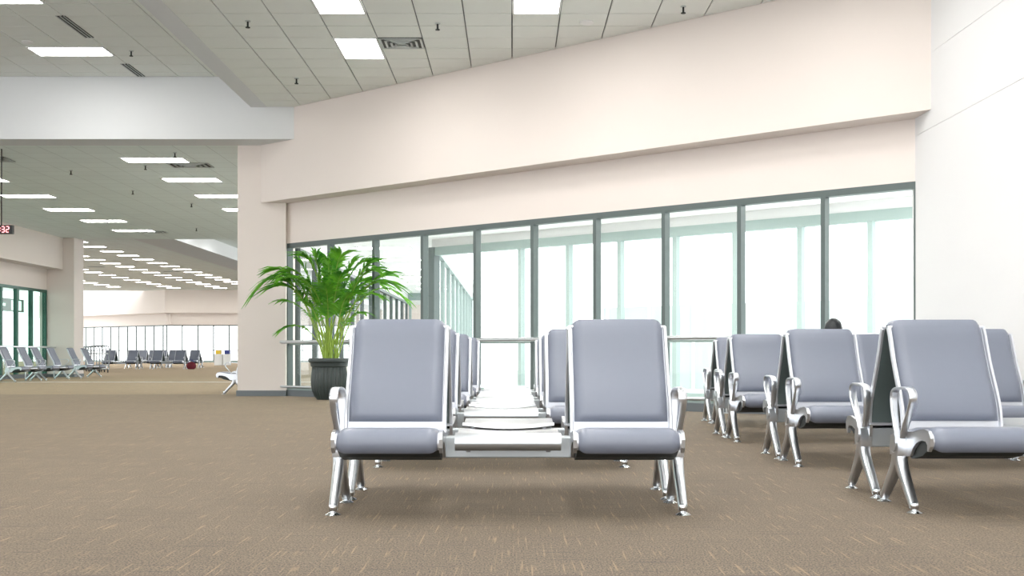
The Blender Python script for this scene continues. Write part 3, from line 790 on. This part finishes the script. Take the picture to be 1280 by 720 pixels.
for s in (-1, 1):
    bm = bmesh.new(); bmesh.ops.create_uvsphere(bm, u_segments=10, v_segments=8, radius=1)
    for v in bm.verts: v.co = Vector((v.co.x*.01+s*.077, v.co.y*.018, v.co.z*.03))
    obj('ear', bm, M['skin'], head, True)
    bm = bmesh.new(); bmesh.ops.create_uvsphere(bm, u_segments=10, v_segments=8, radius=.011)
    for v in bm.verts: v.co += Vector((s*.03, .083, .004))
    obj('eye', bm, M['sign_black'], head, True)
bm = bmesh.new(); tube(bm, [(0, .088, .012), (0, .104, -.022), (0, .086, -.03)], [.006, .013, .007], 8); obj('nose', bm, M['skin'], head, True)
bm = bmesh.new(); tube(bm, [(-.022, .083, -.055), (0, .09, -.054), (.022, .083, -.055)], [.003, .006, .003], 8); obj('mouth', bm, M['red'], head, True)
bm = bmesh.new(); bmesh.ops.create_uvsphere(bm, u_segments=32, v_segments=20, radius=1)
for v in bm.verts:
    x, y, z = v.co; w = .006*math.sin(x*23+y*9)*math.sin(y*17)
    back = y < .35
    zz = z*.125 if z > 0 else z*(.10 if back else .02)
    v.co = Vector((x*(.096+w), y*(.108+w)-.012, zz+.012))
hair = obj('hair', bm, M['hair'], person, True); hair.location = (0, .262, 1.002)

# ================================================================== SMALL DISTANT THINGS
M['trolley'] = mat('trolley_steel', srgb(150, 156, 158), .4, metal=.7)
def trolley():
    t = empty('luggage_trolley')
    bm = bmesh.new(); tube(bm, catmull([(-.28, 0, .12), (-.28, -.05, .6), (-.27, -.1, 1.0), (0, -.12, 1.06), (.27, -.1, 1.0), (.28, -.05, .6), (.28, 0, .12)], 4), .022, 6); obj('handle_frame', bm, M['trolley'], t, True)
    bm = bmesh.new(); tube(bm, [(-.27, -.03, .14), (-.16, .85, .12), (.16, .85, .12), (.27, -.03, .14)], .02, 6); bx(bm, -.2, .2, .05, .8, .14, .16); obj('deck', bm, M['steel'], t)
    bm = bmesh.new(); bx(bm, -.26, .26, -.1, .12, .72, .74); bx(bm, -.26, .26, .1, .12, .72, .78); obj('basket', bm, M['steel'], t)
    for x, y in ((-.24, 0), (.24, 0), (0, .82)):
        bm = bmesh.new(); lathe(bm, [(0, -.02), (.06, -.02), (.06, .02), (0, .02)], 12); o = obj('wheel', bm, M['dark'], t, True); o.rotation_euler = (0, R(90), 0); o.location = (x, y, .06)
    return t
tr0 = trolley()
for k in range(9):
    o = tr0 if k == 0 else copy_tree(tr0)
    o.location = (-20.6+.56*k, 53.4-1.18*k, 0); o.rotation_euler = (0, 0, R(25)); tag(o, 'steel luggage trolley in the line parked past the far column', 'trolley', 'parked luggage trolleys')
bn = empty('recycling_bins', (-18.6, 72, 0)); tag(bn, 'white bins with yellow and blue tops before the far windows', 'bin')
box('bin_body', -.5, .02, -.2, .2, 0, .72, M['white_plastic'], bn, .02); box('bin_body', .06, .5, -.2, .2, 0, .72, M['white_plastic'], bn, .02)
box('lid', -.42, -.1, -.18, .18, .72, .95, M['yellow'], bn, .03); box('lid', .14, .46, -.18, .18, .72, .95, M['blue'], bn, .03)
bm = bmesh.new(); bmesh.ops.create_uvsphere(bm, u_segments=16, v_segments=10, radius=1)
for v in bm.verts: v.co = Vector((v.co.x*.24, v.co.y*.16, max(-.8, v.co.z)*.2+.16))
bag = obj('duffel_bag', bm, M['red'], None, True); bag.location = (-15.35, 53.6, 0); tag(bag, 'dark red bag on the carpet beside the distant benches', 'bag')
bm = bmesh.new(); tube(bm, catmull([(-.12, 0, .30), (-.09, 0, .42), (.09, 0, .42), (.12, 0, .30)], 4), .012, 6); obj('handle', bm, M['blue'], bag, True)
